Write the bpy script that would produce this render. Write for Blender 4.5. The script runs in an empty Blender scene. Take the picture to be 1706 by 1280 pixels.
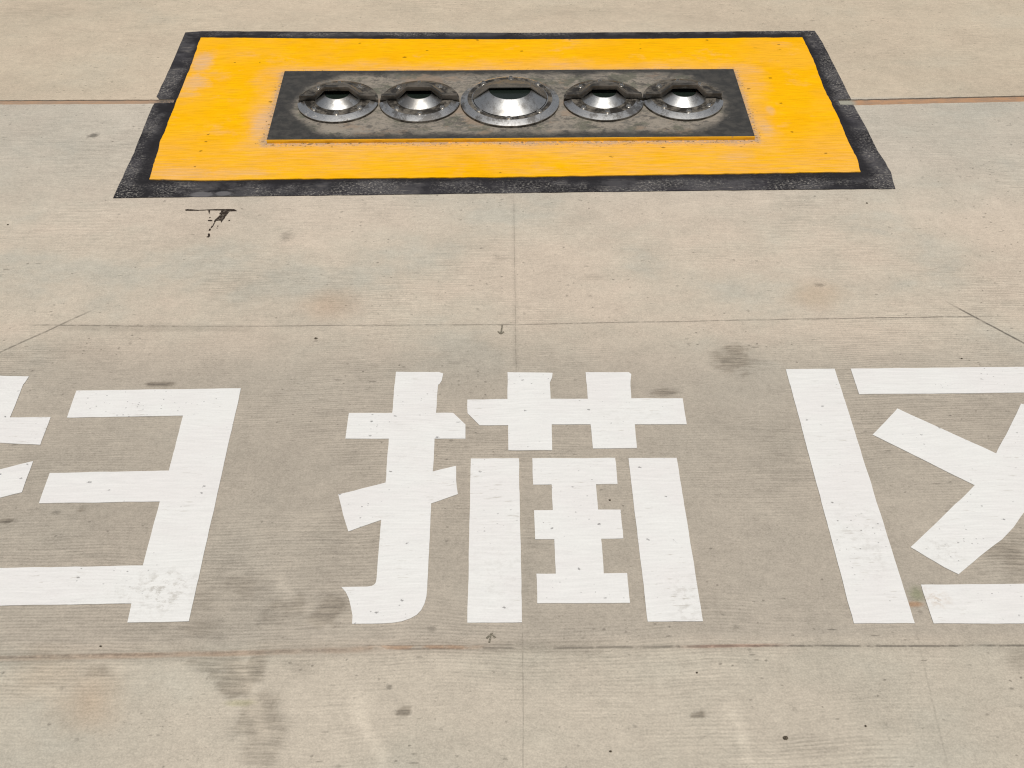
import bpy, bmesh, math, random
import numpy as np
from mathutils import Vector, Matrix, noise as mnoise
R = math.radians
random.seed(7)
S = bpy.context.scene
C = S.collection

# ---------------------------------------------------------------- camera
CAM_H = 1.55
PITCH, YAW, F = 44.33, 0.68, 1700.0       # degrees down, degrees to the right, focal length in photo pixels
cam_d = bpy.data.cameras.new('camera'); cam = bpy.data.objects.new('camera', cam_d); C.objects.link(cam)
cam.location = (0, 0, CAM_H)
cam.rotation_euler = (R(90 - PITCH), 0, R(-YAW))
cam_d.sensor_fit = 'HORIZONTAL'; cam_d.sensor_width = 36.0; cam_d.lens = 36.0 * F / 1706.0
cam_d.clip_start = 0.05; cam_d.clip_end = 2000
S.camera = cam

# ---------------------------------------------------------------- light
SUN_EL, SUN_AZ = 81.0, 168.0               # azimuth clockwise from +Y
w = bpy.data.worlds.new('World'); S.world = w; w.use_nodes = True
nt = w.node_tree
sky = nt.nodes.new('ShaderNodeTexSky'); sky.sky_type = 'NISHITA'; sky.sun_disc = False
sky.sun_elevation = R(SUN_EL); sky.sun_rotation = R(SUN_AZ); sky.dust_density = 3.0; sky.air_density = 1.0; sky.ozone_density = 0.6
# thin high cloud: most of the blue is washed out
bw = nt.nodes.new('ShaderNodeRGBToBW'); mx = nt.nodes.new('ShaderNodeMix'); mx.data_type = 'RGBA'; mx.inputs[0].default_value = 0.8
nt.links.new(sky.outputs[0], bw.inputs[0]); nt.links.new(sky.outputs[0], mx.inputs[6]); nt.links.new(bw.outputs[0], mx.inputs[7])
nt.links.new(mx.outputs[2], nt.nodes['Background'].inputs[0])
nt.nodes['Background'].inputs[1].default_value = 0.075
sd = bpy.data.lights.new('sun', 'SUN'); sd.energy = 2.1; sd.angle = R(7); sd.color = (1.0, 0.96, 0.90)
so = bpy.data.objects.new('sun', sd); C.objects.link(so)
so.rotation_euler = (R(90 - SUN_EL), 0, R(180 - SUN_AZ) )
sdir = Vector((math.sin(R(SUN_AZ)) * math.cos(R(SUN_EL)), math.cos(R(SUN_AZ)) * math.cos(R(SUN_EL)), math.sin(R(SUN_EL))))
so.rotation_euler = sdir.to_track_quat('Z', 'Y').to_euler()
S.view_settings.view_transform = 'Standard'; S.view_settings.look = 'None'
S.cycles.filter_width = 1.15
S.view_settings.exposure = 0.14; S.view_settings.gamma = 1.0

# ---------------------------------------------------------------- surveying: photo pixel -> point on a level plane, metres
_rot = cam.rotation_euler.to_matrix()
def g(px, py, z=0.0):
    d = _rot @ Vector(((px - 853.0) / F, -(py - 640.0) / F, -1.0))
    t = (z - CAM_H) / d.z
    return (d.x * t, d.y * t)

# ---------------------------------------------------------------- node helpers
class N:
    """a socket with arithmetic"""
    def __init__(s, t, k): s.t = t; s.k = k
    def _m(s, op, *a, clamp=False):
        n = s.t.nodes.new('ShaderNodeMath'); n.operation = op; n.use_clamp = clamp
        for i, v in enumerate((s,) + a):
            if isinstance(v, N): s.t.links.new(v.k, n.inputs[i])
            else: n.inputs[i].default_value = float(v)
        return N(s.t, n.outputs[0])
    def __add__(s, o): return s._m('ADD', o)
    def __radd__(s, o): return s._m('ADD', o)
    def __sub__(s, o): return s._m('SUBTRACT', o)
    def __rsub__(s, o): return (s * -1) + o
    def __mul__(s, o): return s._m('MULTIPLY', o)
    def __rmul__(s, o): return s._m('MULTIPLY', o)
    def __truediv__(s, o): return s._m('DIVIDE', o)
    def abs(s): return s._m('ABSOLUTE')
    def max(s, o): return s._m('MAXIMUM', o)
    def min(s, o): return s._m('MINIMUM', o)
    def pow(s, o): return s._m('POWER', o)
    def clamp(s): return s._m('ADD', 0.0, clamp=True)
    def inv(s): return (1.0 - s)
    def ramp(s, a, b):                 # smooth 0..1 as s goes from a to b (a may exceed b)
        n = s.t.nodes.new('ShaderNodeMapRange'); n.interpolation_type = 'SMOOTHSTEP'
        s.t.links.new(s.k, n.inputs[0])
        if a < b: v = (a, b, 0, 1)
        else: v = (b, a, 1, 0)
        for i, q in enumerate(v): n.inputs[i + 1].default_value = q
        return N(s.t, n.outputs[0])

class Mat:
    def __init__(s, name, coord='Object'):
        s.m = bpy.data.materials.new(name); s.m.use_nodes = True
        s.t = s.m.node_tree; s.b = s.t.nodes['Principled BSDF']
        if coord == 'World':
            gn = s.t.nodes.new('ShaderNodeNewGeometry'); s.p = gn.outputs['Position']
        else:
            tc = s.t.nodes.new('ShaderNodeTexCoord'); s.p = tc.outputs['Object']
        sx = s.t.nodes.new('ShaderNodeSeparateXYZ'); s.t.links.new(s.p, sx.inputs[0])
        s.x, s.y, s.z = (N(s.t, sx.outputs[i]) for i in range(3))
    def attr(s, name):
        n = s.t.nodes.new('ShaderNodeAttribute'); n.attribute_name = name; return N(s.t, n.outputs['Fac'])
    def vec(s, x, y, z=0.0):
        n = s.t.nodes.new('ShaderNodeCombineXYZ')
        for i, v in enumerate((x, y, z)):
            if isinstance(v, N): s.t.links.new(v.k, n.inputs[i])
            else: n.inputs[i].default_value = v
        return n.outputs[0]
    def noise(s, sx, sy, detail=3.0, rough=0.55, off=0.0, sz=None, dist=0.0):
        n = s.t.nodes.new('ShaderNodeTexNoise'); n.inputs['Scale'].default_value = 1.0
        n.inputs['Detail'].default_value = detail; n.inputs['Roughness'].default_value = rough
        n.inputs['Distortion'].default_value = dist
        s.t.links.new(s.vec(s.x * sx + off, s.y * sy + off * 1.7, (s.z * (sz if sz else 0.0)) + off), n.inputs['Vector'])
        return N(s.t, n.outputs[0])
    def cells(s, sx, sy, off=0.0):     # (distance to nearest point, random value of the cell)
        n = s.t.nodes.new('ShaderNodeTexVoronoi'); n.voronoi_dimensions = '2D'; n.inputs['Scale'].default_value = 1.0
        s.t.links.new(s.vec(s.x * sx + off, s.y * sy + off), n.inputs['Vector'])
        c = s.t.nodes.new('ShaderNodeSeparateColor'); s.t.links.new(n.outputs['Color'], c.inputs[0])
        return N(s.t, n.outputs['Distance']), N(s.t, c.outputs[0]), N(s.t, c.outputs[1])
    def mix(s, a, b, f, mode='MIX'):
        n = s.t.nodes.new('ShaderNodeMix'); n.data_type = 'RGBA'; n.blend_type = mode; n.clamp_factor = True
        for i, v in ((6, a), (7, b)):
            if isinstance(v, tuple): n.inputs[i].default_value = (*v, 1.0)
            else: s.t.links.new(v, n.inputs[i])
        if isinstance(f, N): s.t.links.new(f.k, n.inputs[0])
        else: n.inputs[0].default_value = f
        return n.outputs[2]
    def mul(s, c, f):                  # colour times a grey factor
        n = s.t.nodes.new('ShaderNodeVectorMath'); n.operation = 'SCALE'
        s.t.links.new(c, n.inputs[0]); s.t.links.new(f.k, n.inputs[3]); return n.outputs[0]
    def finish(s, col, rough=0.8, metal=0.0, height=None, dist=0.001, spec=None, strength=1.0):
        def put(name, v):
            if isinstance(v, N): s.t.links.new(v.k, s.b.inputs[name])
            elif isinstance(v, tuple): s.b.inputs[name].default_value = (*v, 1.0)
            elif isinstance(v, (int, float)): s.b.inputs[name].default_value = v
            else: s.t.links.new(v, s.b.inputs[name])
        put('Base Color', col); put('Roughness', rough); put('Metallic', metal)
        if spec is not None: put('Specular IOR Level', spec)
        if height is not None:
            n = s.t.nodes.new('ShaderNodeBump'); n.inputs['Distance'].default_value = dist; n.inputs['Strength'].default_value = strength
            s.t.links.new(height.k, n.inputs['Height']); s.t.links.new(n.outputs[0], s.b.inputs['Normal'])
        return s.m
    def local(s, cx, cy, ang, sx, sy):
        n = s.t.nodes.new('ShaderNodeMapping'); n.vector_type = 'TEXTURE'; s.t.links.new(s.p, n.inputs[0])
        n.inputs[1].default_value = (cx, cy, 0); n.inputs[2].default_value = (0, 0, ang); n.inputs[3].default_value = (sx, sy, 1e6)
        return n.outputs[0]
    # a blotch on the ground: centre and half sizes come from a surveyed box, the outline is ragged
    def blot(s, px, py, rx, ry, warp, ang=0.0, soft=0.5, amp=0.6):
        cx, cy = g(px, py); ex, _ = g(px + rx, py); _, ey = g(px, py - ry)
        n = s.t.nodes.new('ShaderNodeVectorMath'); n.operation = 'LENGTH'
        s.t.links.new(s.local(cx, cy, R(ang), abs(ex - cx), abs(ey - cy)), n.inputs[0])
        d = warp * (amp * 2) + N(s.t, n.outputs[1])
        return d.ramp(1.0 + soft / 2 + amp, max(1.0 - soft, 0.0) + amp)
    # a line on the ground from one surveyed point to another
    def line(s, p, q, wid, warp, wob=0.006, soft=0.6, ends=0.04):
        a = Vector(g(*p)); b = Vector(g(*q)); L = (b - a).length; u = (b - a) / L; c = (a + b) / 2
        sx = s.t.nodes.new('ShaderNodeSeparateXYZ')
        s.t.links.new(s.local(c.x, c.y, math.atan2(u.y, u.x), L / 2, 1.0), sx.inputs[0])
        m = (warp * wob + N(s.t, sx.outputs[1]) - wob * 0.5).abs().ramp(wid * (1 + soft), wid * (1 - soft))
        e = ends * 2 / L
        return m * N(s.t, sx.outputs[0]).abs().ramp(1 + e, 1 - e)

def broom(m):
    """height of the broom finish drawn across the slab, and its strength here"""
    patch = m.noise(1.6, 2.6, 4, 0.65, 4.0)
    amp = patch.ramp(0.45, 0.62)
    wav = m.noise(2.5, 2.5, 2, 0.5, 6.0)
    yy = m.y; m.y = wav * 0.05 + m.y
    fine = m.noise(15.0, 165.0, 3.0, 0.62, 1.0)
    coarse = m.noise(7.0, 105.0, 2.0, 0.55, 9.0)
    m.y = yy
    ridge = (m.y * 940.0 + wav * 46.0 + coarse * 5.0)._m('SINE') * 0.5 + 0.5
    return fine * 0.5 + coarse * 0.25 + ridge * 0.15 + 0.05, amp, fine

# ---------------------------------------------------------------- materials
# px, py, half width, half height (all in surveyed photo pixels), angle, softness, strength
STAINS = [
        (1222, 600, 42, 26, 0, .7, .34), (400, 475, 90, 40, 0, 1.0, .13), (560, 480, 60, 26, 0, 1.0, .08), (992, 462, 30, 6, 0, .6, .17), (478, 393, 11, 9, 0, .7, .26),
        (760, 604, 15, 5, 0, .7, .18), (672, 1186, 16, 12, 0, .35, .40), (648, 1146, 6, 5, 0, .4, .42), (840, 428, 20, 5, 0, .7, .15),
        (398, 1130, 40, 34, 0, .45, .30), (370, 1104, 48, 16, 0, .5, .24), (388, 1148, 26, 20, 0, .35, .30), (422, 1186, 34, 42, 0, .5, .24), (442, 1240, 40, 50, 0, .6, .20), (505, 1112, 40, 26, 0, .8, .14), (425, 1080, 60, 20, 0, .8, .16), (470, 1012, 62, 32, 0, .6, .27), (548, 1022, 36, 30, 0, .5, .26), (405, 985, 60, 40, 0, .8, .20), (330, 1050, 60, 22, 0, .7, .20), (370, 950, 40, 50, 0, 1, .12),
        (345, 1000, 40, 40, 0, .9, .16), (1226, 1047, 9, 5, 0, .4, .30), (1163, 1192, 15, 7, 0, .3, .50), (1345, 1245, 50, 26, 0, .9, .13), (1440, 880, 20, 110, 10, .9, .16),
        (1690, 930, 70, 50, 0, 1.0, .24), (1700, 1100, 30, 20, 20, .9, .20), (1300, 760, 60, 70, 0, 1.0, .14), (560, 905, 34, 90, 0, 1.0, .12), (270, 640, 24, 4, 0, .5, .48),
        (10, 868, 18, 6, 0, .4, .55), (18, 855, 16, 4, 10, .4, .5), (135, 850, 12, 4, 0, .6, .35), (93, 855, 8, 4, 0, .6, .32), (1120, 655, 26, 10, 0, .8, .32), (880, 885, 14, 130, 0, .9, .10),
        (720, 1050, 9, 6, 0, .6, .28), (100, 600, 130, 30, 0, 1.0, .08), (1100, 425, 70, 30, 0, 1.0, .07), (1330, 345, 40, 22, 0, 1.0, .08), (1365, 474, 10, 3, 0, .5, .38), (155, 225, 10, 4, 30, .4, .6),
        (168, 1120, 26, 14, 0, .9, .17), (950, 20, 200, 12, 0, 1.0, .10), (60, 20, 120, 12, 0, 1.0, .12), (640, 1100, 30, 9, 0, .9, .18), (1135, 990, 60, 50, 0, 1.0, .10), (1000, 1090, 60, 9, 0, .9, .12)]
def concrete():
    m = Mat('concrete', 'World')
    w1 = m.noise(9, 9, 4, 0.6, 3.3); w2 = m.noise(30, 30, 4, 0.65, 5.1); wb = m.noise(3, 3, 4, 0.6, 12.0)
    br, amp, fine = broom(m)
    amp = (m.attr('stain') * 2.4 + amp).clamp()
    big = m.noise(0.9, 1.1, 4, 0.55, 20.0); mid = m.noise(3.2, 4.5, 5, 0.6, 31.0)
    hue = m.noise(2.6, 3.4, 4, 0.6, 44.0); grit = m.noise(280, 330, 3, 0.75, 2.0); grit2 = m.noise(95, 140, 3, 0.7, 8.0)
    col = m.mix((0.522, 0.462, 0.376), (0.556, 0.474, 0.384), hue.ramp(0.42, 0.62))
    col = m.mix(col, (0.478, 0.450, 0.380), hue.ramp(0.47, 0.33) * 0.8)
    # the slab behind is warmer and paler, the slab carrying the lettering is greyer
    yj = g(853, 168)[1]; y1 = g(853, 541)[1]; y2 = g(853, 1082)[1]
    far = m.y.ramp(yj - 0.01, yj + 0.01)
    col = m.mix(col, (0.545, 0.455, 0.335), far * 0.55)
    col = m.mix(col, (0.460, 0.425, 0.352), m.y.ramp(y2 + 0.02, y2 - 0.02) * 0.55)
    lett = m.y.ramp(y1 + 0.05, y1 - 0.22) * m.y.ramp(y2 - 0.01, y2 + 0.03)
    col = m.mix(col, (0.400, 0.356, 0.296), lett * 0.85)
    col = m.mix(col, (0.475, 0.450, 0.390), m.y.ramp(yj + 0.02, yj) * m.y.ramp(yj - 0.75, yj - 0.2) * (big * 0.4 + 0.35))
    f = (big - 0.5) * 0.30 + (mid - 0.5) * 0.26 + 1.0
    f = f + (grit.ramp(0.30, 0.70) - 0.5) * 0.24 + (grit2.ramp(0.30, 0.70) - 0.5) * 0.13 + (m.noise(42, 52, 5, 0.75, 28.0) - 0.5) * 0.36 + (m.noise(12, 15, 5, 0.72, 37.0) - 0.5) * 0.34 - m.noise(55, 150, 5, 0.8, 39.0).ramp(0.585, 0.67) * 0.13
    f = f + (br.ramp(0.36, 0.64) - 0.5) * (amp * 0.88 + 0.12) * 0.24
    # stains
    dark = None
    def add(mask, k):
        nonlocal dark
        q = mask * k
        dark = q if dark is None else dark.max(q)
    add(m.attr('stain') * (w2 * 0.5 + fine.ramp(0.60, 0.40) * 0.6 + 0.2), 1.0)
    for (px, py, rx, ry, an, so_, k) in STAINS:
        if rx < 12: add(m.blot(px, py, rx, ry, w2 * 0.4 + grit2 * 0.6, an, 0.7, 1.3), k)
    # sawn joints and cracks: dirt in the cut
    gap = m.noise(40, 40, 3, 0.7, 60.0).ramp(0.30, 0.55)
    joints = [((60, 541), (320, 543), .0022, .50), ((320, 543), (860, 540), .0018, .42), ((860, 540), (1280, 532), .0020, .42), ((1280, 532), (1640, 526), .0020, .50),
              ((-200, 1101), (300, 1090), .0035, .42), ((300, 1090), (640, 1083), .0030, .40), ((560, 1078), (900, 1075), .0012, .42), ((640, 1083), (1240, 1077), .0028, .45), ((1240, 1077), (2100, 1077), .0022, .55),
              ((148, 519), (-30, 600), .0024, .50), ((1588, 508), (1730, 584), .0026, .66), ((856, 335), (860, 618), .0012, .32), ((870, 1040), (874, 1600), .0010, .26),
              ((1525, 1045), (1580, 1280), .0016, .14)]
    for p, q, wd, k in joints: add(m.line(p, q, wd, w1) * (gap * 0.75 + 0.25), k)
    for p, q, wd, k in [((-200, 1104), (640, 1083), .012, .19), ((640, 1080), (1000, 1079), .012, .19), ((1000, 1079), (2000, 1077), .008, .10), ((100, 545), (420, 546), .012, .16), ((856, 335), (860, 618), .006, .07)]:
        add(m.line(p, q, wd, w1, 0.012), k)
    # small pits and dirt specks
    zone = m.noise(2.1, 2.4, 3, 0.6, 66.0)
    d1, c1, r1 = m.cells(19, 22); add((d1 + (grit2 - 0.5) * 0.22 + r1 * 0.05).ramp(0.11, 0.05) * c1.ramp(0.90, 0.93) * (r1 * 0.6 + 0.4), .46)
    d2, c2, r2 = m.cells(52, 70, 3.0); add((d2 + (grit2 - 0.5) * 0.6).ramp(0.17, 0.04) * c2.ramp(0.90, 0.93) * zone.ramp(0.42, 0.58), .42)
    d3, c3, r3 = m.cells(14, 70, 8.0); add((d3 + (w2 - 0.5) * 0.6).ramp(0.09, 0.02) * c3.ramp(0.84, 0.88) * zone.ramp(0.40, 0.6), .38)
    add(m.noise(34, 85, 4, 0.75, 76.0).ramp(0.61, 0.70) * far, .24)
    # clusters of broken surface
    add(m.noise(120, 230, 3, 0.75, 71.0).ramp(0.58, 0.66) * m.noise(7, 9, 4, 0.7, 73.0).ramp(0.52, 0.62), .30)
    f = f * dark.inv()
    # paler scratches
    sc = m.noise(3, 130, 2, 0.5, 80.0).ramp(0.70, 0.78) * m.noise(6, 6, 2, 0.5, 83.0).ramp(0.52, 0.66)
    f = f + sc * 0.12
    for p, q, wd in [((455, 965), (500, 1005), .010), ((500, 1005), (548, 1060), .010), ((416, 1075), (420, 1130), .014), ((585, 1170), (650, 1290), .012), ((415, 1110), (440, 1230), .010), ((1215, 1180), (1260, 1280), .009)]:
        f = f + m.line(p, q, wd, w1, 0.10, 0.9, 0.02) * 0.15
    # rust and moss tints
    col = m.mix(col, (0.22, 0.17, 0.115), m.attr('stain').ramp(0.10, 0.32) * 0.26)
    col = m.mix(col, (0.50, 0.30, 0.18), m.line((615, 1081), (790, 1079), .0035, w1, 0.010) * w2.ramp(0.35, 0.55) * 0.6)
    col = m.mix(col, (0.47, 0.30, 0.20), m.line((-60, 1100), (600, 1084), .005, w1) * mid.ramp(.4, .6) * 0.5)
    col = m.mix(col, (0.44, 0.27, 0.20), m.line((1150, 1078), (1290, 1076), .003, w1) * 0.6)
    col = m.mix(col, (0.22, 0.24, 0.13), m.blot(1528, 990, 14, 14, w2, 0, .8) * 0.6)
    col = m.mix(col, (0.42, 0.22, 0.10), m.blot(1525, 1008, 16, 5, w2, 0, .8) * 0.6)
    col = m.mix(col, (0.50, 0.35, 0.22), m.blot(70, 1125, 60, 40, w1, 0, 1.0) * 0.2)
    col = m.mix(col, (0.40, 0.38, 0.20), m.blot(400, 1172, 26, 6, w2, 0, .8) * 0.4)
    col = m.mix(col, (0.46, 0.33, 0.22), m.blot(150, 1170, 60, 55, w1, 0, 1.0) * 0.45)
    col = m.mix(col, (0.50, 0.36, 0.25), m.blot(545, 505, 50, 26, w1, 0, 1.0) * 0.45)
    col = m.mix(col, (0.48, 0.36, 0.25), m.blot(1360, 490, 50, 22, w1, 0, 1.0) * 0.5)
    col = m.mul(col, f)
    h = br * (m.noise(1.6, 2.6, 3, 0.6, 4.0).ramp(0.45, 0.62) * 0.9 + 0.15) + (grit2 - 0.5) * 0.25
    return m.finish(col, (big * 0.1 + 0.78), 0.0, h, 0.0016, 0.25, 0.55)

def paint(name, c1, c2, wear, speck, **k):
    """road paint brushed over the broom finish; wear(m) and speck(m) say where it has gone"""
    m = Mat(name, 'World')
    br, amp, fine = broom(m)
    mid = m.noise(4, 6, 4, 0.6, 91.0); gr = m.noise(210, 260, 3, 0.7, 92.0)
    col = m.mix(c1, c2, mid.ramp(0.38, 0.64))
    for colr, mask in wear(m, br, amp, gr, mid): col = m.mix(col, colr, mask)
    sp = speck(m)
    f = (fine - 0.5) * k.get('lines', 0.22) + (gr - 0.5) * 0.16 + 1.0
    col = m.mul(col, f * (sp.inv()))
    return m.finish(col, k.get('rough', 0.6), 0.0, br * (amp * 0.8 + 0.45) + gr * 0.15, 0.0016, k.get('spec', 0.3), k.get('st', 0.55))

def white_wear(m, br, amp, gr, mid):
    w1 = m.noise(12, 12, 4, 0.65, 101.0); w2 = m.noise(60, 80, 3, 0.7, 102.0)
    thin = gr.ramp(0.66, 0.74) * m.noise(5, 5, 4, 0.6, 103.0).ramp(0.52, 0.68)
    lines = m.noise(24, 190, 3, 0.65, 105.0).ramp(0.60, 0.70) * m.noise(5, 6, 3, 0.6, 107.0).ramp(0.45, 0.62)
    out = [((0.44, 0.41, 0.36), thin * 0.8), ((0.48, 0.45, 0.40), lines * 0.7)]
    for (px, py, rx, ry, k) in [(275, 985, 50, 34, .5), (230, 1000, 60, 40, .22), (1140, 1000, 30, 45, .35), (1572, 920, 34, 22, .30), (1440, 900, 50, 70, .20), (1040, 690, 90, 20, .10), (840, 950, 60, 80, .12), (680, 760, 30, 30, .10)]:
        msk = m.blot(px, py, rx, ry, w1, 0, 1.0, .8)
        out.append(((0.33, 0.30, 0.25), msk * w2.ramp(0.46, 0.66) * k))
    out.append(((0.42, 0.27, 0.14), m.blot(1558, 1000, 26, 18, w1, 0, 1.0) * w2.ramp(0.4, 0.7) * 0.5))
    return out
def white_speck(m):
    w2 = m.noise(150, 180, 4, 0.7, 5.1)
    d, c, r = m.cells(22, 34, 5.0); a = (d + (w2 - 0.5) * 0.5).ramp(0.08, 0.0) * c.ramp(0.90, 0.93) * 0.62
    d, c, r = m.cells(80, 110, 6.0); b = (d + (w2 - 0.5) * 0.8).ramp(0.15, 0.03) * c.ramp(0.80, 0.88) * m.noise(5, 5, 3, 0.6, 11.0).ramp(.48, .62) * 0.5
    return a.max(b)

PLATE = None
def plate_dist(m, cx, cy, hx, hy):
    qx = ((m.x - cx).abs() - hx).max(0.0); qy = ((m.y - cy).abs() - hy).max(0.0)
    return (qx * qx + qy * qy).pow(0.5)
def yellow_wear(m, br, amp, gr, mid):
    cx, cy, hx, hy = PLATE
    w1 = m.noise(7, 9, 5, 0.65, 111.0); w2 = m.noise(70, 110, 3, 0.7, 112.0); w3 = m.noise(2.5, 4, 4, 0.6, 117.0)
    d = plate_dist(m, cx, cy, hx, hy)
    lines = m.noise(8, 170, 3, 0.6, 115.0).ramp(0.44, 0.60)
    near = (d + (w1 - 0.5) * 0.24).ramp(0.11, 0.0)
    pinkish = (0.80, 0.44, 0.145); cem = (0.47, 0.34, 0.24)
    scuff = w1.ramp(0.55, 0.68) * (lines * 0.6 + 0.4)
    side = (m.y - cy).ramp(-hy * 0.3, -hy * 2.3)
    out = [((0.86, 0.43, 0.045), w3.ramp(0.48, 0.64) * 0.45), (pinkish, near * (lines * 0.5 + 0.5) * 0.92), (pinkish, scuff * 0.55), (pinkish, side * (lines * 0.7 + 0.3) * w3.ramp(0.35, 0.55) * 0.72),
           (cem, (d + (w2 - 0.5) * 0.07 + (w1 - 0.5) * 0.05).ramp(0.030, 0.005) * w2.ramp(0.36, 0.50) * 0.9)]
    w4 = m.noise(16, 18, 5, 0.65, 119.0)
    for (px, py, rx, ry, k) in [(338, 105, 20, 18, .9), (325, 140, 26, 12, .85), (310, 160, 26, 5, .5), (435, 210, 16, 28, .8), (400, 290, 60, 8, .45), (300, 290, 50, 10, .4), (1275, 215, 14, 12, .7), (1282, 185, 8, 8, .6), (1225, 262, 34, 8, .45)]:
        out.append(((0.70, 0.45, 0.26), m.blot(px, py, rx, ry, w4 * 0.6 + w2 * 0.4, 0, .7, 1.1) * (lines * 0.35 + 0.65) * k))
    return out
def yellow_speck(m):
    cx, cy, hx, hy = PLATE
    d, c, r = m.cells(13, 18, 25.0); w2 = m.noise(45, 60, 4, 0.65, 5.1)
    a = (d + (w2 - 0.5) * 0.4).ramp(0.08, 0.03) * c.ramp(0.84, 0.88) * 0.55
    e = plate_dist(m, cx, cy, hx, hy)
    b = (e + (w2 - 0.5) * 0.10).ramp(0.032, 0.004) * m.noise(90, 130, 3, 0.7, 17.0).ramp(0.55, 0.64) * 0.75
    return a.max(b)
def black_wear(m, br, amp, gr, mid):
    w = m.noise(130, 170, 4, 0.8, 121.0); p = m.noise(7, 9, 5, 0.7, 122.0); p2 = m.noise(3.5, 3.5, 4, 0.65, 124.0); l = m.noise(20, 160, 4, 0.7, 127.0)
    return [((0.088, 0.084, 0.088), p.ramp(0.44, 0.58) * 0.6), ((0.20, 0.19, 0.18), w.ramp(0.50, 0.58) * p2.ramp(0.43, 0.56) * 0.75), ((0.30, 0.27, 0.235), l.ramp(0.56, 0.66) * p.ramp(0.44, 0.6) * 0.55),
            ((0.46, 0.42, 0.35), w.ramp(0.59, 0.65) * p2.ramp(0.46, 0.58) * 0.85), ((0.014, 0.013, 0.015), (plate_dist(m, *YRECT) + (p - 0.5) * 0.05).ramp(0.040, 0.012) * 0.85),
            ((0.155, 0.150, 0.155), m.blot(336, 325, 20, 5, w, 0, .3, .3) * 0.8), ((0.155, 0.150, 0.155), m.blot(372, 323, 14, 4, w, 0, .3, .3) * 0.8)]
def no_speck(m): return m.x * 0.0

def steel(name, base, rough, metal, grime, gcol=(0.20, 0.17, 0.13), scale=1.0, tarnish=0.0):
    m = Mat(name, 'World')
    a = m.noise(18 * scale, 18 * scale, 5, 0.65, 131.0, sz=18 * scale); b = m.noise(160, 160, 3, 0.7, 132.0, sz=160)
    t = m.noise(15, 11, 5, 0.7, 136.0, sz=15)
    msk = (a * 0.75 + b * 0.25).ramp(0.60 - grime * 0.28, 0.68 - grime * 0.16)
    col = m.mix(base, gcol, msk * 0.85)
    if tarnish: col = m.mix(col, (0.115, 0.095, 0.075), (t * 0.8 + b * 0.2).ramp(0.47, 0.60) * tarnish)
    return m.finish(col, msk * 0.30 + (b - 0.5) * 0.20 + (t - 0.5) * 0.25 + rough, msk * (-0.75 * metal) + metal, b * 0.5 + t, 0.0010, None, 0.3)

def plate_mat():
    m = Mat('plate', 'World')
    cx, cy, hx, hy = PLATE
    w1 = m.noise(9, 13, 6, 0.68, 141.0); w2 = m.noise(80, 120, 4, 0.72, 142.0); w3 = m.noise(5, 5, 4, 0.6, 143.0); w4 = m.noise(28, 40, 4, 0.7, 144.0)
    qx = ((m.x - cx).abs() - (hx - 0.235)).max(0.0); qy = m.y - (cy + 0.0)
    d = (qx * qx + qy * qy).pow(0.5) + (w1 - 0.5) * 0.085 + (w4 - 0.5) * 0.05 + (w2 - 0.5) * 0.045
    dust = d.ramp(0.195, 0.158)
    # rubbed bare to greyish cement dust round the housings, brown and green casts in it
    dc = m.mix((0.150, 0.138, 0.118), (0.30, 0.262, 0.215), (w3 * 0.35 + w4 * 0.40 + w2 * 0.25).ramp(0.43, 0.55))
    dc = m.mix(dc, (0.105, 0.108, 0.078), m.noise(9, 12, 5, 0.75, 148.0).ramp(0.50, 0.60) * 0.75)
    dc = m.mix(dc, (0.055, 0.052, 0.048), w4.ramp(0.51, 0.57) * w1.ramp(0.46, 0.56) * 0.65)
    dc = m.mix(dc, (0.31, 0.225, 0.16), m.noise(6, 9, 4, 0.7, 153.0).ramp(0.54, 0.64) * 0.6)
    bk = m.mix((0.034, 0.033, 0.031), (0.060, 0.056, 0.050), w4.ramp(0.4, 0.62))
    col = m.mix(bk, dc, dust)
    chips = w2.ramp(0.66, 0.70) * w3.ramp(0.56, 0.66)
    col = m.mix(col, (0.42, 0.40, 0.36), chips * 0.85)
    return m.finish(col, (w4 * 0.25 + 0.42), 0.0, dust * 0.5 + w2 * 0.3, 0.0012, 0.4, 0.5)

# ---------------------------------------------------------------- object helpers
def obj(name, bm, mat, parent=None, smooth=False):
    me = bpy.data.meshes.new(name); bm.to_mesh(me); bm.free()
    for q in (mat if isinstance(mat, (list, tuple)) else [mat]): me.materials.append(q)
    if smooth:
        for p in me.polygons: p.use_smooth = True
        try: me.set_sharp_from_angle(angle=R(35))
        except Exception: pass
    o = bpy.data.objects.new(name, me); C.objects.link(o)
    if parent: o.parent = parent
    return o
def thing(name, label, cat, loc=(0, 0, 0), group=None):
    o = bpy.data.objects.new(name, None); C.objects.link(o); o.location = loc; o.empty_display_size = 0.05
    o['label'] = label; o['category'] = cat
    if group: o['group'] = group
    return o
def tag(o, label, cat, group=None):
    o['label'] = label; o['category'] = cat
    if group: o['group'] = group
def struct(o): o['kind'] = 'structure'; return o

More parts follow.
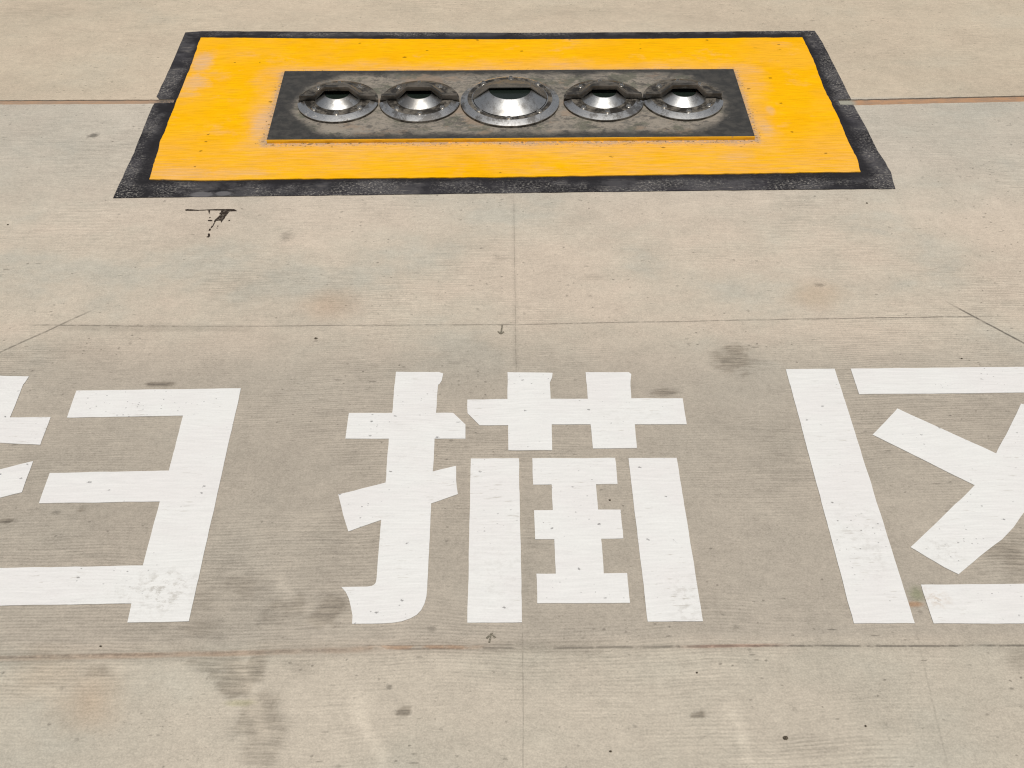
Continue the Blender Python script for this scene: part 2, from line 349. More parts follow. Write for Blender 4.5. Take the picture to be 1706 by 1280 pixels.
def ragged(pts, step=0.02, amp=0.0012, seed=0.0):
    """subdivide an outline and give it the slight raggedness of a brushed or stencilled edge"""
    out = []
    n = len(pts)
    for i in range(n):
        a = Vector(pts[i]); b = Vector(pts[(i + 1) % n]); L = (b - a).length
        k = max(1, int(L / step)); nn = Vector((-(b - a).y, (b - a).x)).normalized() if L > 1e-6 else Vector((0, 0))
        for j in range(k):
            p = a.lerp(b, j / k)
            off = 0 if j == 0 else amp * (mnoise.noise(Vector((p.x * 18 + seed, p.y * 18, seed))) * 1.6 + mnoise.noise(Vector((p.x * 90, p.y * 90, seed + 5))))
            out.append(p + nn * off)
    return out
def sheet(name, outline, z0, z1, mat, parent=None, origin=(0, 0)):
    """a film of paint: flat top at z1 with edges down to z0"""
    bm = bmesh.new()
    top = [bm.verts.new((p[0] - origin[0], p[1] - origin[1], z1)) for p in outline]
    bot = [bm.verts.new((p[0] - origin[0], p[1] - origin[1], z0)) for p in outline]
    f = bm.faces.new(top); n = len(top)
    for i in range(n): bm.faces.new((top[i], bot[i], bot[(i + 1) % n], top[(i + 1) % n]))
    bmesh.ops.recalc_face_normals(bm, faces=bm.faces[:])
    f.normal_update()
    if f.normal.z < 0: bmesh.ops.reverse_faces(bm, faces=bm.faces[:])
    return obj(name, bm, mat, parent)

# ---------------------------------------------------------------- the ground: two slabs with an open joint between them
BIG = 400.0
STEP = 0.008
def edge_fn(pix, seed):
    P = sorted(g(*p) for p in pix); xs = [p[0] for p in P]; ys = [p[1] for p in P]
    return lambda x: float(np.interp(x, xs, ys)) + 0.0018 * (mnoise.noise(Vector((x * 40, seed, 0))) + 0.6 * mnoise.noise(Vector((x * 130, seed, 3))))
yF = edge_fn([(0, 166.5), (130, 165.8), (258, 165.3), (290, 165.3), (1395, 166.0), (1420, 165.0), (1560, 162.0), (1706, 158.6)], 1)
yN = edge_fn([(0, 173.6), (130, 173.0), (258, 172.3), (290, 171.6), (1395, 174.5), (1424, 175.0), (1560, 171.5), (1706, 168.6)], 2)
XL, XR = g(290, 168)[0], g(1395, 170)[0]
cols = np.arange(-2.6, 2.6001, STEP); NC = len(cols)
iL = int(np.searchsorted(cols, XL)); iR = int(np.searchsorted(cols, XR))
edgeF = np.array([yF(x) for x in cols]); edgeN = np.array([yN(x) for x in cols])

def hash2(ix, iy, seed):
    h = (ix.astype(np.int64) * 374761393 + iy.astype(np.int64) * 668265263 + seed * 1442695) & 0x7fffffff
    h = ((h ^ (h >> 13)) * 1274126177) & 0x7fffffff
    return ((h ^ (h >> 16)) & 0xffff) / 65535.0
def vnoise(x, y, f, seed, octaves=4):
    out = 0; amp = 0.5; tot = 0
    for o in range(octaves):
        X = x * f; Y = y * f; ix = np.floor(X); iy = np.floor(Y); fx = X - ix; fy = Y - iy
        fx = fx * fx * (3 - 2 * fx); fy = fy * fy * (3 - 2 * fy)
        a = hash2(ix, iy, seed + o); b_ = hash2(ix + 1, iy, seed + o); c_ = hash2(ix, iy + 1, seed + o); d = hash2(ix + 1, iy + 1, seed + o)
        out = out + amp * ((a * (1 - fx) + b_ * fx) * (1 - fy) + (c_ * (1 - fx) + d * fx) * fy); tot += amp; amp *= 0.55; f *= 2.03
    return out / tot
def stain_field(x, y):
    """how dirty the concrete is at each grid point: old spills and rubbed-in tyre dirt"""
    f = np.zeros_like(x); wx = vnoise(x, y, 13, 3) - 0.5; wy = vnoise(x, y, 38, 9) - 0.5
    for (px, py, rx, ry, an, soft, k) in STAINS:
        if rx < 12: continue
        cx_, cy_ = g(px, py); A = abs(g(px + rx, py)[0] - cx_); B = abs(g(px, py - ry)[1] - cy_)
        ca, sa = math.cos(R(an)), math.sin(R(an)); u = ((x - cx_) * ca + (y - cy_) * sa) / A; v = ((y - cy_) * ca - (x - cx_) * sa) / B
        d = np.sqrt(u * u + v * v) + wx * 1.5 + wy * 1.1
        t = np.clip((1 + soft / 2 - d) / (1.5 * soft), 0, 1); t = t * t * (3 - 2 * t)
        f = np.maximum(f, t * k)
    return f
CON = concrete()
verts = []; faces = []; stain = []
def grid(y0s, y1s, n):
    """rows of vertices from one edge of a slab to the other, following the joint's edge"""
    base = len(verts)
    t = np.linspace(0, 1, n)[:, None]; Y = y0s[None, :] * (1 - t) + y1s[None, :] * t; X = np.broadcast_to(cols[None, :], Y.shape)
    st = stain_field(X, Y)
    verts.extend(zip(X.ravel().tolist(), Y.ravel().tolist(), [0.0] * X.size)); stain.extend(st.ravel().tolist())
    for j in range(n - 1):
        r = base + j * NC
        faces.extend([(r + i, r + i + 1, r + NC + i + 1, r + NC + i) for i in range(NC - 1)])
    return base, base + (n - 1) * NC
def vert(x, y, z=0.0): verts.append((x, y, z)); stain.append(0.0); return len(verts) - 1
Y0, Y9 = 0.30, 3.6
n0, n1 = grid(np.full(NC, Y0), edgeN, 320)          # near slab: first and last row
f0, f1 = grid(edgeF, np.full(NC, Y9), 130)          # far slab
def low(base, i): x, y, _ = verts[base + i]; return vert(x, y, -0.03)
for base in (n1, f0):
    prev = low(base, 0)
    for i in range(NC - 1):
        nx = low(base, i + 1); faces.append((base + i, base + i + 1, nx, prev) if base == n1 else (base + i + 1, base + i, prev, nx)); prev = nx
faces.append([n1 + i for i in range(iL, iR + 1)] + [f0 + i for i in range(iR, iL - 1, -1)])   # joint filled flush under the paint
# the same sheet carried on to the horizon
a = vert(-BIG, -BIG); b = vert(BIG, -BIG); c = vert(BIG, edgeN[-1]); d = vert(-BIG, edgeN[0])
faces.append([a, b, c, n1 + NC - 1, n0 + NC - 1] + [n0 + i for i in range(NC - 2, 0, -1)] + [n0, n1, d])
a = vert(-BIG, edgeF[0]); b = vert(-BIG, BIG); c = vert(BIG, BIG); d = vert(BIG, edgeF[-1])
faces.append([a, f0, f1] + [f1 + i for i in range(1, NC - 1)] + [f1 + NC - 1, f0 + NC - 1, d, c, b])
me = bpy.data.meshes.new('ground'); me.from_pydata(verts, [], faces); me.update()
at_ = me.attributes.new('stain', 'FLOAT', 'POINT'); at_.data.foreach_set('value', np.array(stain, dtype=np.float32))
me.materials.append(CON)
go = bpy.data.objects.new('ground', me); C.objects.link(go); struct(go)
fl = [(-BIG, edgeF[0])] + [(cols[i], edgeF[i]) for i in range(0, iL + 1)]; nl = [(-BIG, edgeN[0])] + [(cols[i], edgeN[i]) for i in range(0, iL + 1)]
fr = [(cols[i], edgeF[i]) for i in range(iR, NC)] + [(BIG, edgeF[-1])]; nr = [(cols[i], edgeN[i]) for i in range(iR, NC)] + [(BIG, edgeN[-1])]

def filler_mat():
    m = Mat('joint_filler', 'World')
    a = m.noise(20, 60, 4, 0.6, 3.0); b = m.noise(120, 200, 3, 0.7, 4.0)
    cl = m.mix((0.46, 0.27, 0.155), (0.36, 0.235, 0.155), a.ramp(0.4, 0.62))
    cl = m.mix(cl, (0.36, 0.31, 0.25), m.x.ramp(-0.6, -1.1) * 0.3)          # paler towards the left
    cl = m.mix(cl, (0.10, 0.09, 0.08), m.blot(280, 169, 22, 14, a, 0, .6, .3) * b.ramp(0.40, 0.5))
    for (p, rx) in (((1402, 170), 24),):
        cl = m.mix(cl, (0.34, 0.33, 0.27), m.blot(p[0], p[1], rx, 14, a, 0, .4, .3))
    cl = m.mix(cl, (0.05, 0.04, 0.03), b.ramp(0.68, 0.74) * 0.6)
    return m.finish(cl, 0.8, 0, b, 0.002, 0.3, 0.6)
FM = filler_mat()
def filler(fa, na, name='expansion_joint'):
    bm = bmesh.new(); k = len(fa)
    def row(p, q, t, z): return bm.verts.new((p[0] + (q[0] - p[0]) * t, p[1] + (q[1] - p[1]) * t, z))
    rows = [[row(fa[i], na[i], t, z) for t, z in ((0.001, -0.012), (0.10, -0.012), (0.13, -0.0015), (0.6, -0.0010), (0.999, -0.0006))] for i in range(k)]
    for i in range(k - 1):
        for j in range(4): bm.faces.new((rows[i][j], rows[i][j + 1], rows[i + 1][j + 1], rows[i + 1][j]))
    bmesh.ops.recalc_face_normals(bm, faces=bm.faces[:])
    if sum(f.normal.z for f in bm.faces) < 0: bmesh.ops.reverse_faces(bm, faces=bm.faces[:])
    struct(obj(name, bm, FM, smooth=True))
filler(fl, nl); filler(fr, nr)

# ---------------------------------------------------------------- where the plate lies
yc = [g(335, 64.5), g(1336, 64), g(1433, 288), g(249.5, 300.5)]
YRECT = (sum(p[0] for p in yc) / 4, sum(p[1] for p in yc) / 4, (yc[1][0] - yc[0][0] + yc[2][0] - yc[3][0]) / 4, (yc[0][1] - yc[3][1] + yc[1][1] - yc[2][1]) / 4)
TZ = 0.016                                           # top of the plate above the slab
pc = [g(474, 117.5, TZ), g(1222, 114.0, TZ), g(1258, 226.5, TZ), g(444, 232.5, TZ)]
cx = sum(p[0] for p in pc) / 4; cy = sum(p[1] for p in pc) / 4
hx = ((pc[1][0] - pc[0][0]) + (pc[2][0] - pc[3][0])) / 4; hy = ((pc[0][1] - pc[3][1]) + (pc[1][1] - pc[2][1])) / 4
PLATE = (cx, cy, hx, hy)

# ---------------------------------------------------------------- painted panel and border
M_BLACK = paint('black_paint', (0.016, 0.015, 0.017), (0.036, 0.034, 0.039), black_wear, no_speck, rough=0.7, st=0.9, lines=0.5, spec=0.2)
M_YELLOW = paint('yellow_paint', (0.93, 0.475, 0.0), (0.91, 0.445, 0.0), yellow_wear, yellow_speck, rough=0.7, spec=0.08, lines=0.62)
M_WHITE = paint('white_paint', (0.778, 0.775, 0.752), (0.765, 0.748, 0.730), white_wear, white_speck, rough=0.6)
def Q(l): return [g(*p) for p in l]
outer = Q([(309, 54.4), (337, 52.2), (600, 53.5), (853, 55), (1100, 54), (1357, 51.5), (1370, 71), (1395, 120), (1417, 164), (1417.5, 165.6)])
# the border breaks where the open joint runs into it
xo, xi = g(1418, 168)[0], g(258, 169)[0]
outer += [p for p in fr if p[0] < xo][::-1] + [p for p in nr if p[0] < g(1424, 175)[0]]
outer += Q([(1445, 217), (1462, 252), (1475, 271), (1484, 287), (1491.5, 314.5), (1170, 317.5), (853, 321.5), (500, 326), (188.8, 330), (220, 262), (254, 178)])
outer += [p for p in nl if p[0] > xi] + [p for p in fl if p[0] > xi + 0.004][::-1]
outer += Q([(261, 161), (285, 110)])
sheetb = sheet('black_border', ragged(outer, 0.02, 0.0010, 1.0), 0.0003, 0.0022, M_BLACK)
tag(sheetb, 'worn black painted border around the yellow rectangle on the concrete', 'road marking')
inner = Q([(335, 64.5), (600, 66.5), (853, 67.5), (1100, 66.3), (1336, 64), (1355, 102.5), (1372.5, 150), (1392.5, 190), (1413.7, 240), (1427, 266), (1433, 288),
           (1150, 292), (853, 296.6), (500, 299.5), (340, 302.5), (249.5, 300.5), (270, 232), (282, 202), (300, 157.5), (318, 112)])
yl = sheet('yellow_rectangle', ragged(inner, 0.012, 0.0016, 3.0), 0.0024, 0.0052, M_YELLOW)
tag(yl, 'scuffed yellow painted rectangle surrounding the steel scanner plate', 'road marking')

# ---------------------------------------------------------------- lettering
def cr(ox, oy, s, pts): return [g(ox + x / s, oy + y / s) for x, y in pts]
def letter(name, label, strokes):
    allp = [p for s in strokes for p in s]
    c = (sum(p[0] for p in allp) / len(allp), sum(p[1] for p in allp) / len(allp))
    t = thing(name, label, 'road lettering', (c[0], c[1], 0), 'white characters painted across the slab')
    for i, s in enumerate(strokes):
        sheet('stroke', ragged(s, 0.015, 0.0006, i * 3.1 + c[0]), 0.0003, 0.0020, M_WHITE, t, c)
hand_px = [(659.7,619.8),(730.6,620.1),(738.5,622.6),(736,634.2),(729.9,643.9),(726.3,689.9),(755,689.9),(775.5,709.3),(775.5,732.7),(724,732.7),(720.9,787.7),(760,778),(760,801.4),(762.9,825.1),
    (718.4,840.6),(711.9,981.2),(710.5,996),(707.2,1008),(702,1018),(694.6,1026),(684,1032),(669.4,1036.9),(655,1039.3),(637,1040.5),(586.7,1041.2),(587.5,1027.9),(581.4,999.1),(576,988),(568.8,980),(611.9,979.3),(619,978.3),(623.4,976.1),
    (626,973),(627.4,966.8),(635.3,867.9),(580.6,887.3),(571.6,858.9),(563.7,825.8),(642.5,806),(647.9,732.7),(575.6,732.7),(581.4,690.2),(653.6,689.9)]
hand = Q(hand_px)
o1 = (760, 600, 2.784)
letter('painted_character', 'white stencilled character 描, middle one of the row below the scanner', [hand,
    cr(*o1, [(238,57),(447,60),(445,80),(434,105),(438,185),(610,185),(606,120),(600,57),(800,57),(812,66),(808,100),(812,183),(1050,183),(1069,303),(828,303),(838,413),(634,415),(623,303),(443,303),(445,423),(242,423),(241,307),(108,307),(53,252),(52,189),(238,186)]),
    cr(*o1, [(68,462),(291,461),(305,1221),(52,1223)]),
    cr(*o1, [(353,461),(737,459),(748,580),(648,581),(658,699),(762,699),(775,832),(672,834),(684,995),(793,993),(806,1131),(376,1133),(372,996),(462,996),(455,836),(366,836),(361,702),(448,701),(443,582),(357,583)]),
    cr(*o1, [(799,460),(1022,459),(1144,1216),(888,1218)])])
sh = Vector(g(47, 628)) - Vector(g(738.5, 622.6))
hand2 = [tuple(Vector(p) + sh) for p in hand]
for i, p in {2: (48.5,627.6), 3: (45,633), 4: (40,640), 5: (17,697.5), 6: (60,697), 7: (84.8,697), 8: (67.5,743), 11: (55.7,770.3), 12: (46,796), 13: (37,822)}.items(): hand2[i] = g(*p)
hand2[1] = g(40, 627.5)
letter('painted_character', 'white stencilled character 扫, leftmost of the row and cut off by the frame', [hand2,
    cr(0, 600, 2.784, [(356,147),(1118,136),(877,1216),(592,1222),(611,1134),(-150,1146),(-115,972),(664,958),(742,661),(182,669),(232,529),(784,518),(850,263),(312,272)])])
o3 = (1290, 590, 2.7236)
letter('painted_character', 'white stencilled character 区, rightmost of the row with a crossed stroke inside', [
    cr(*o3, [(52,70),(273,67),(636,1226),(360,1227)]),
    Q([(1417,614.6),(1706,611.6),(1920,609.5),(1940,653.5),(1706,656),(1431,658.7)]),
    Q([(1534,976),(1706,974.5),(2020,972),(2055,1040),(1706,1040.5),(1555,1040.5)]),
    cr(*o3, [(558,252),(1005,456),(1050,372),(1085,300),(1118,230)]) + Q([(1768,692),(1750,745),(1737,778),(1850,835),(1830,890),(1712,847)]) +
    cr(*o3, [(1133,722),(1085,790),(1030,848),(960,900),(900,950),(835,1004),(770,972),(690,925),(617,881),(700,803),(800,705),(860,650),(908,600),(445,371)])])

# ---------------------------------------------------------------- small marks on the slab
def flat_mat(name, col, lo, hi):
    m = Mat(name, 'World'); a = m.noise(150, 220, 3, 0.7, 7.0)
    return m.finish(m.mix(col, (0.34, 0.30, 0.24), a.ramp(lo, hi) * 0.8), 0.8, 0, a, 0.001, 0.2, 0.4)
M_TAR = flat_mat('tar', (0.035, 0.024, 0.018), 0.56, 0.64)
M_INK = flat_mat('pencil', (0.16, 0.145, 0.11), 0.44, 0.60)
def scrap(bm, pts, z=0.0016):
    pr = ragged(pts, 0.004, 0.0009, pts[0][0] * 10)
    top = [bm.verts.new((p[0], p[1], z)) for p in pr]; bot = [bm.verts.new((p[0], p[1], 0.0002)) for p in pr]
    fs = [bm.faces.new(top)]
    for i in range(len(pr)): bm.faces.new((top[i], bot[i], bot[(i + 1) % len(pr)], top[(i + 1) % len(pr)]))
    fs[0].normal_update()
    if fs[0].normal.z < 0: fs[0].normal_flip()
tr = lambda l: [g(280 + x / 12.186, 335 + y / 12.186) for x, y in l]
bm = bmesh.new()
for poly in [[(345,175),(400,163),(600,178),(820,170),(1060,165),(1340,165),(1400,200),(1280,205),(1060,185),(820,185),(600,193),(360,193)],
             [(815,186),(855,186),(845,225),(850,255),(825,235)], [(835,330),(870,333),(840,345)], [(810,385),(900,385),(900,402),(815,402)],
             [(1075,187),(1250,206),(1200,270),(1165,310),(1150,345),(1110,395),(1080,435),(1065,390),(975,395),(945,445),(935,420),(950,380),(1010,330),(1050,290),(1085,265),(1040,262),(1075,225)],
             [(925,450),(948,450),(915,505),(905,500)], [(890,500),(915,508),(880,545),(870,540)], [(845,560),(875,560),(865,595),(825,600)], [(810,660),(850,660),(850,710),(820,735),(780,728),(815,705)],
             [(995,500),(1030,503),(1000,515)], [(985,540),(1010,545),(985,550)], [(1225,390),(1265,380),(1250,398),(1230,402)]]:
    scrap(bm, tr(poly))
tag(obj('tar_smear', bm, M_TAR), 'dark brown tar smear hanging from a thin line below the black border', 'stain')
def stick(a, b, wd):
    a = Vector(a); b = Vector(b); n = Vector((-(b - a).y, (b - a).x)).normalized() * wd / 2
    return [a - n, b - n, b + n, a + n]
def arrow(label, tail, tip, l, r):
    bm = bmesh.new(); k = 0.0034
    T, H, A, B = g(*tail), g(*tip), g(*l), g(*r)
    for i, (p, q) in enumerate(((T, H), (H, A), (H, B))): scrap(bm, stick(p, q, k), 0.0012 + 0.0002 * i)
    tag(obj('pencil_arrow', bm, M_INK), label, 'pencil mark', 'small arrows sketched beside the sawn joints')
arrow('small sketched arrow pointing down, under the upper sawn joint above the middle character', (837, 541), (834.5, 556), (829.5, 552), (839.5, 552.5))
arrow('small sketched arrow pointing up, above the lower joint under the middle character', (815, 1072), (819, 1057), (810.5, 1065), (825, 1064))

def pebble_mat():
    m = Mat('pebble', 'Object'); a = m.noise(400, 400, 3, 0.6, 3.0, sz=400)
    return m.finish(m.mix((0.055, 0.045, 0.034), (0.14, 0.115, 0.08), a.ramp(0.4, 0.6)), 0.85, 0, a, 0.001, 0.2, 0.3)
PM = pebble_mat()
def pebble(px, py, r, label):
    bm = bmesh.new(); bmesh.ops.create_icosphere(bm, subdivisions=3, radius=1.0)
    for v in bm.verts:
        k = 1 + 0.35 * mnoise.noise(v.co * 1.3 + Vector((px, py, 0)))
        v.co = Vector((v.co.x * r * 1.25 * k, v.co.y * r * k, v.co.z * r * 0.55 * k + r * 0.30)) * 0.64
    o = obj('pebble', bm, PM, smooth=True); x, y = g(px, py); o.location = (x, y, 0)
    tag(o, label, 'pebble', 'tiny dark bits of grit lying on the slab')
for a in [(1308.5, 1231, .0052, 'largest dark bit of grit, at the lower right of the bottom slab'),
          (526.5, 563.5, .0042, 'dark bit of grit just under the upper sawn joint, above the middle character'),
          (1017, 1253, .0028, 'tiny dark bit of grit near the bottom edge, right of the centre line'),
          (1016, 834.5, .0030, 'dark bit of grit inside the middle character, right of its inner column'),
          (13, 374, .0034, 'dark bit of grit at the far left, level with the tar smear'),
          (1444, 338, .0036, 'dark bit of grit below the right corner of the black border'),
          (168, 1078, .0028, 'tiny dark bit of grit just above the lower joint, on the left'),
          (1602, 597, .0030, 'dark bit of grit just above the top bar of the right character'),
          (1442, 1211, .0025, 'tiny dark bit of grit on the bottom slab, far lower right'),
          (1161, 1122, .0024, 'tiny dark bit of grit below the lower joint, right of the centre line')]:
    pebble(*a)

# ---------------------------------------------------------------- the under-vehicle scanner
M_PLATE = plate_mat()
M_FLAT = steel('steel_dark_reflection', (0.060, 0.053, 0.045), 0.38, 0.7, 0.60, (0.170, 0.150, 0.122), 1.6)  # dark reflection of level steel painted into the base colour, paler grime over it
M_BRIGHT = steel('steel_bright', (0.86, 0.85, 0.82), 0.31, 1.0, 0.02, (0.10, 0.085, 0.065), 1.0, 0.70)
M_DOME = steel('steel_dome', (0.70, 0.70, 0.68), 0.32, 1.0, -0.15, (0.14, 0.125, 0.10), 1.0, 0.60)
M_HOOD = steel('steel_hood', (0.170, 0.160, 0.143), 0.42, 0.6, 0.60, (0.070, 0.060, 0.048), 1.5)
M_BOW = steel('steel_bow', (0.085, 0.079, 0.070), 0.36, 0.7, 0.60, (0.115, 0.098, 0.080))
M_SCREW = steel('steel_screw', (0.60, 0.58, 0.54), 0.28, 1.0, 0.1, (0.06, 0.05, 0.04), 2.0)
def edge_paint():
    m = Mat('plate_edge_paint', 'World')
    w2 = m.noise(60, 60, 4, 0.7, 11.0, sz=160); w1 = m.noise(8, 8, 3, 0.6, 15.0)
    c = m.mix((0.80, 0.42, 0.01), (0.33, 0.22, 0.13), w2.ramp(0.58, 0.68) * w1.ramp(0.48, 0.6) * 0.8)
    return m.finish(c, 0.45, 0, w2, 0.001, 0.4, 0.3)
M_EDGE = edge_paint()
def glass_mat():
    m = Mat('lens_window', 'Object')
    return m.finish((0.012, 0.018, 0.014), 0.22, 0.0, None, spec=0.55)
M_GLASS = glass_mat()
def void_mat():
    m = Mat('housing_interior', 'Object'); return m.finish((0.012, 0.012, 0.012), 0.8, 0.0)
M_VOID = void_mat()

scanner = thing('vehicle_scanner', 'steel under-vehicle scanner plate with five camera housings set in the yellow rectangle', 'vehicle scanner', (cx, cy, 0))
# base plate: the four surveyed corners, small bevel along the top edge
bm = bmesh.new()
loc = [(p[0] - cx, p[1] - cy) for p in pc]                # far left, far right, near right, near left
def ring_at(inset, z):
    out = []
    for (x, y) in loc: out.append(bm.verts.new((x - math.copysign(inset, x), y - math.copysign(inset, y), z)))
    return out
r0 = ring_at(0, 0.0035); r1 = ring_at(0, TZ - 0.0012); r2 = ring_at(0.0012, TZ)
for a, b in ((r0, r1), (r1, r2)):
    for i in range(4): bm.faces.new((a[i], a[(i + 1) % 4], b[(i + 1) % 4], b[i]))
bm.faces.new(r2)
bmesh.ops.recalc_face_normals(bm, faces=bm.faces[:])
base = obj('base_plate', bm, M_PLATE, scanner)
# yellow paint on the near edge face, 1 mm proud of the steel
bm = bmesh.new()
n = 120
A, B = Vector(loc[3]), Vector(loc[2])
rows = []
for i in range(n + 1):
    p = A.lerp(B, i / n); j = 0.0006 * mnoise.noise(Vector((p.x * 30, 0, 0))); j2 = 0.0012 * max(0, mnoise.noise(Vector((p.x * 22, 4, 0))) + 0.1)
    rows.append([bm.verts.new((p.x, p.y - 0.0010 - j2 * 2, 0.0030)), bm.verts.new((p.x, p.y - 0.0016 + j, 0.007)), bm.verts.new((p.x, p.y - 0.0014, TZ - 0.0022)), bm.verts.new((p.x, p.y + 0.0004, TZ - 0.0002 + 0.0004))])
for i in range(n):
    for j in range(3): bm.faces.new((rows[i][j], rows[i + 1][j], rows[i + 1][j + 1], rows[i][j + 1]))
e = obj('painted_edge', bm, M_EDGE, scanner, smooth=True)

def lathe(bm, prof, a0, a1, n=64, close_ends=False):
    """revolve (r, z) pairs between two angles (degrees, 0 = +X, 90 = away from the camera)"""
    full = abs(a1 - a0) >= 359.9; cols = []
    cnt = n if full else n + 1
    for i in range(cnt):
        t = R(a0 + (a1 - a0) * i / n); cols.append([bm.verts.new((r * math.cos(t), r * math.sin(t), z)) for r, z in prof])
    for i in range(n):
        a = cols[i]; b = cols[(i + 1) % cnt]
        for j in range(len(prof) - 1): bm.faces.new((a[j], b[j], b[j + 1], a[j + 1]))
    return cols
def clean(bm, cut=None, side=1):
    bmesh.ops.remove_doubles(bm, verts=bm.verts[:], dist=1e-5)
    bmesh.ops.recalc_face_normals(bm, faces=bm.faces[:])
    return bm
def half(prof, y0, side, closed=True, n=72):
    """solid of revolution of a closed profile, cut off flat at y = y0, keeping the side given"""
    bm = bmesh.new(); p = prof + [prof[0]]
    lathe(bm, p, 0, 360, n)
    bmesh.ops.remove_doubles(bm, verts=bm.verts[:], dist=1e-6)
    geo = bm.verts[:] + bm.edges[:] + bm.faces[:]
    r = bmesh.ops.bisect_plane(bm, geom=geo, plane_co=(0, y0, 0), plane_no=(0, side, 0), clear_inner=True, clear_outer=False)
    ed = [x for x in r['geom_cut'] if isinstance(x, bmesh.types.BMEdge)]
    bmesh.ops.holes_fill(bm, edges=[e for e in bm.edges if e.is_boundary], sides=0)
    bmesh.ops.remove_doubles(bm, verts=bm.verts[:], dist=1e-6)
    bmesh.ops.recalc_face_normals(bm, faces=bm.faces[:])
    return bm
def screw(r, h):
    bm = bmesh.new()
    lathe(bm, [(r * 1.25, 0), (r * 1.25, 0.0012), (r, 0.0018), (r * 0.96, h * 0.7), (r * 0.75, h), (r * 0.45, h), (r * 0.42, h * 0.55), (0.00001, h * 0.5)], 0, 360, 24)
    return clean(bm)

def rib():
    """the raised bow across the middle: flat ends with a trapezoid arch over the lens"""
    out = [(-.1135, .0135), (-.1135, .0290), (-.0690, .0300), (-.0655, .0320), (-.0375, .0560), (-.0345, .0575), (.0345, .0575), (.0375, .0560), (.0655, .0320), (.0690, .0300), (.1135, .0290), (.1135, .0135)]
    inn = [(.0670, .0135), (.0375, .0425), (.0355, .0440), (-.0355, .0440), (-.0375, .0425), (-.0670, .0135)]
    bm = bmesh.new(); pts = out + inn
    f = [bm.verts.new((x, -.010, z)) for x, z in pts]; k = [bm.verts.new((x * (0.985 if abs(x) > .1 else 1), .003, z)) for x, z in pts]
    bm.faces.new(f); bm.faces.new(k[::-1])
    for i in range(len(pts)): bm.faces.new((f[i], k[i], k[(i + 1) % len(pts)], f[(i + 1) % len(pts)]))
    bmesh.ops.recalc_face_normals(bm, faces=bm.faces[:])
    es = [e for e in bm.edges if abs(e.verts[0].co.y + .010) < 1e-6 and abs(e.verts[1].co.y + .010) < 1e-6]
    bmesh.ops.bevel(bm, geom=es, offset=0.0012, segments=2, affect='EDGES', profile=0.5)
    return bm
def small_housing():
    near = half([(0.121, 0.0), (0.121, 0.0062), (0.1206, 0.0072), (0.0995, 0.0146), (0.0980, 0.0149), (0.070, 0.0146), (0.066, 0.0140), (0.066, 0.0)], -0.0130, -1)
    dome = half([(0.0680, 0.0148), (0.0645, 0.0165), (0.0395, 0.0325), (0.0375, 0.0332), (0.0362, 0.0325), (0.058, 0.0149)], 0.012, -1)
    rear = half([(0.119, 0.0), (0.119, 0.0085), (0.1175, 0.0100), (0.100, 0.0152), (0.098, 0.0156), (0.080, 0.0156), (0.066, 0.0150), (0.066, 0.0)], 0.0, 1)
    hood = half([(0.0800, 0.0158), (0.0780, 0.0180), (0.0440, 0.0500), (0.0410, 0.0520), (0.00002, 0.0520), (0.00002, 0.0490), (0.036, 0.0480), (0.068, 0.0170), (0.070, 0.0156)], 0.0035, 1)
    for v in hood.verts:
        if v.co.z > 0.02: v.co.z -= max(0.0, v.co.y) * 0.16 * (v.co.z - 0.016) / 0.036
    win = bmesh.new(); lathe(win, [(0.0363, 0.025), (0.0363, 0.0317), (0.0001, 0.0317)], 0, 360, 48); clean(win)
    core = bmesh.new(); lathe(core, [(0.0655, 0.001), (0.0620, 0.0110), (0.034, 0.0252), (0.0001, 0.0252)], 0, 360, 48); clean(core)
    return near, dome, rear, hood, win, core, rib()
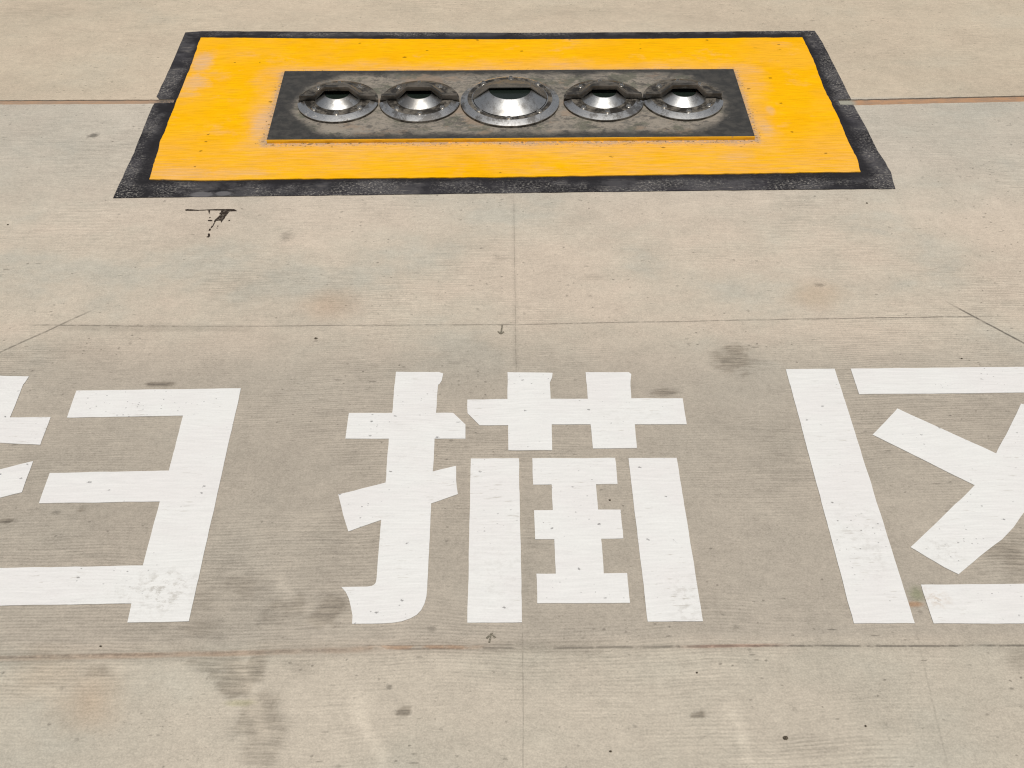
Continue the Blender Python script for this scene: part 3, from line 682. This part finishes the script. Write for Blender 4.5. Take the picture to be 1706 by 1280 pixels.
def big_housing():
    near = bmesh.new()
    lathe(near, [(0.148, 0.0), (0.148, 0.0068), (0.1476, 0.0078), (0.1285, 0.0158), (0.1270, 0.0162), (0.114, 0.0162), (0.110, 0.0150), (0.109, 0.0)], 0, 360, 96); clean(near)
    dome = half([(0.1090, 0.0163), (0.1055, 0.0180), (0.0650, 0.0445), (0.0630, 0.0452), (0.0615, 0.0442), (0.098, 0.0164)], 0.015, -1, n=96)
    hood = half([(0.1120, 0.0168), (0.1100, 0.0185), (0.0640, 0.0530), (0.0620, 0.0540), (0.00002, 0.0540), (0.00002, 0.0515), (0.0605, 0.0515), (0.1070, 0.0172)], -0.0070, 1, n=96)
    for v in hood.verts:
        if v.co.z > 0.03: v.co.z -= max(0.0, v.co.y + 0.007) * 0.24 * (v.co.z - 0.017) / 0.036
    win = bmesh.new(); lathe(win, [(0.0617, 0.037), (0.0617, 0.0437), (0.0001, 0.0437)], 0, 360, 64); clean(win)
    core = bmesh.new(); lathe(core, [(0.0995, 0.001), (0.0970, 0.0130), (0.060, 0.0372), (0.0001, 0.0372)], 0, 360, 64); clean(core)
    for bm_ in (win, core):                   # the window stops behind the slot, under the hood
        for v in bm_.verts:
            if v.co.y > 0: v.co.y *= 0.3
    return near, dome, None, hood, win, core

def place(o, x, y, z=TZ): o.location = (x, y, z)
# centres surveyed on the plate's top
cents = [g(564.0, 171.0, TZ), g(699.5, 170.5, TZ), g(1005, 168.5, TZ), g(1137, 167.3, TZ)]
bigc = g(849.5, 170.5, TZ)
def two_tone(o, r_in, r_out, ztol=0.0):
    """bevel faces of a flange get the bright steel; flats keep the reflection-darkened colour"""
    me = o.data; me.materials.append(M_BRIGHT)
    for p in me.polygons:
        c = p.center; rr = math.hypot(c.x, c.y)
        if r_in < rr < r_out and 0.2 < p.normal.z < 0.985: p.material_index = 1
def housing(kind, x, y, label):
    parts = small_housing() if kind == 's' else big_housing()
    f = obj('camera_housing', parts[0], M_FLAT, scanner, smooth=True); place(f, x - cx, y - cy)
    if label: f['label'] = label
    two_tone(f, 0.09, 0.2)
    obj('dome', parts[1], M_DOME, f, smooth=True)
    if parts[2]:
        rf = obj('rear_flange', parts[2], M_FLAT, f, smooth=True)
        obj('bow', parts[6], M_BOW, f, smooth=True)
    obj('hood', parts[3], M_HOOD, f, smooth=True)
    obj('lens_window', parts[4], M_GLASS, f, smooth=True)
    obj('lens_core', parts[5], M_VOID, f, smooth=True)
    rs = 0.0900 if kind == 's' else 0.1195
    first = None
    for k, an in enumerate((90, 134, 222, 270, 318, 46)):
        z = 0.0154 if (kind == 's' and an in (90, 46, 134)) else (0.0145 if kind == 's' else 0.0160)
        an2 = an + (3 if kind == 's' else -2)
        if first is None: first = s = obj('screw', screw(0.0072, 0.0062), M_SCREW, f, smooth=True)
        else: s = first.copy(); C.objects.link(s); s.parent = f
        s.location = (rs * math.cos(R(an2)), rs * math.sin(R(an2)), z)
    return f
src = housing('s', *cents[0], None)
for c in cents[1:]:
    h = src.copy(); C.objects.link(h); h.parent = scanner; place(h, c[0] - cx, c[1] - cy)
    for ch in src.children:
        q = ch.copy(); C.objects.link(q); q.parent = h
housing('b', *bigc, 'large central camera housing, one full ring under a wide hood')
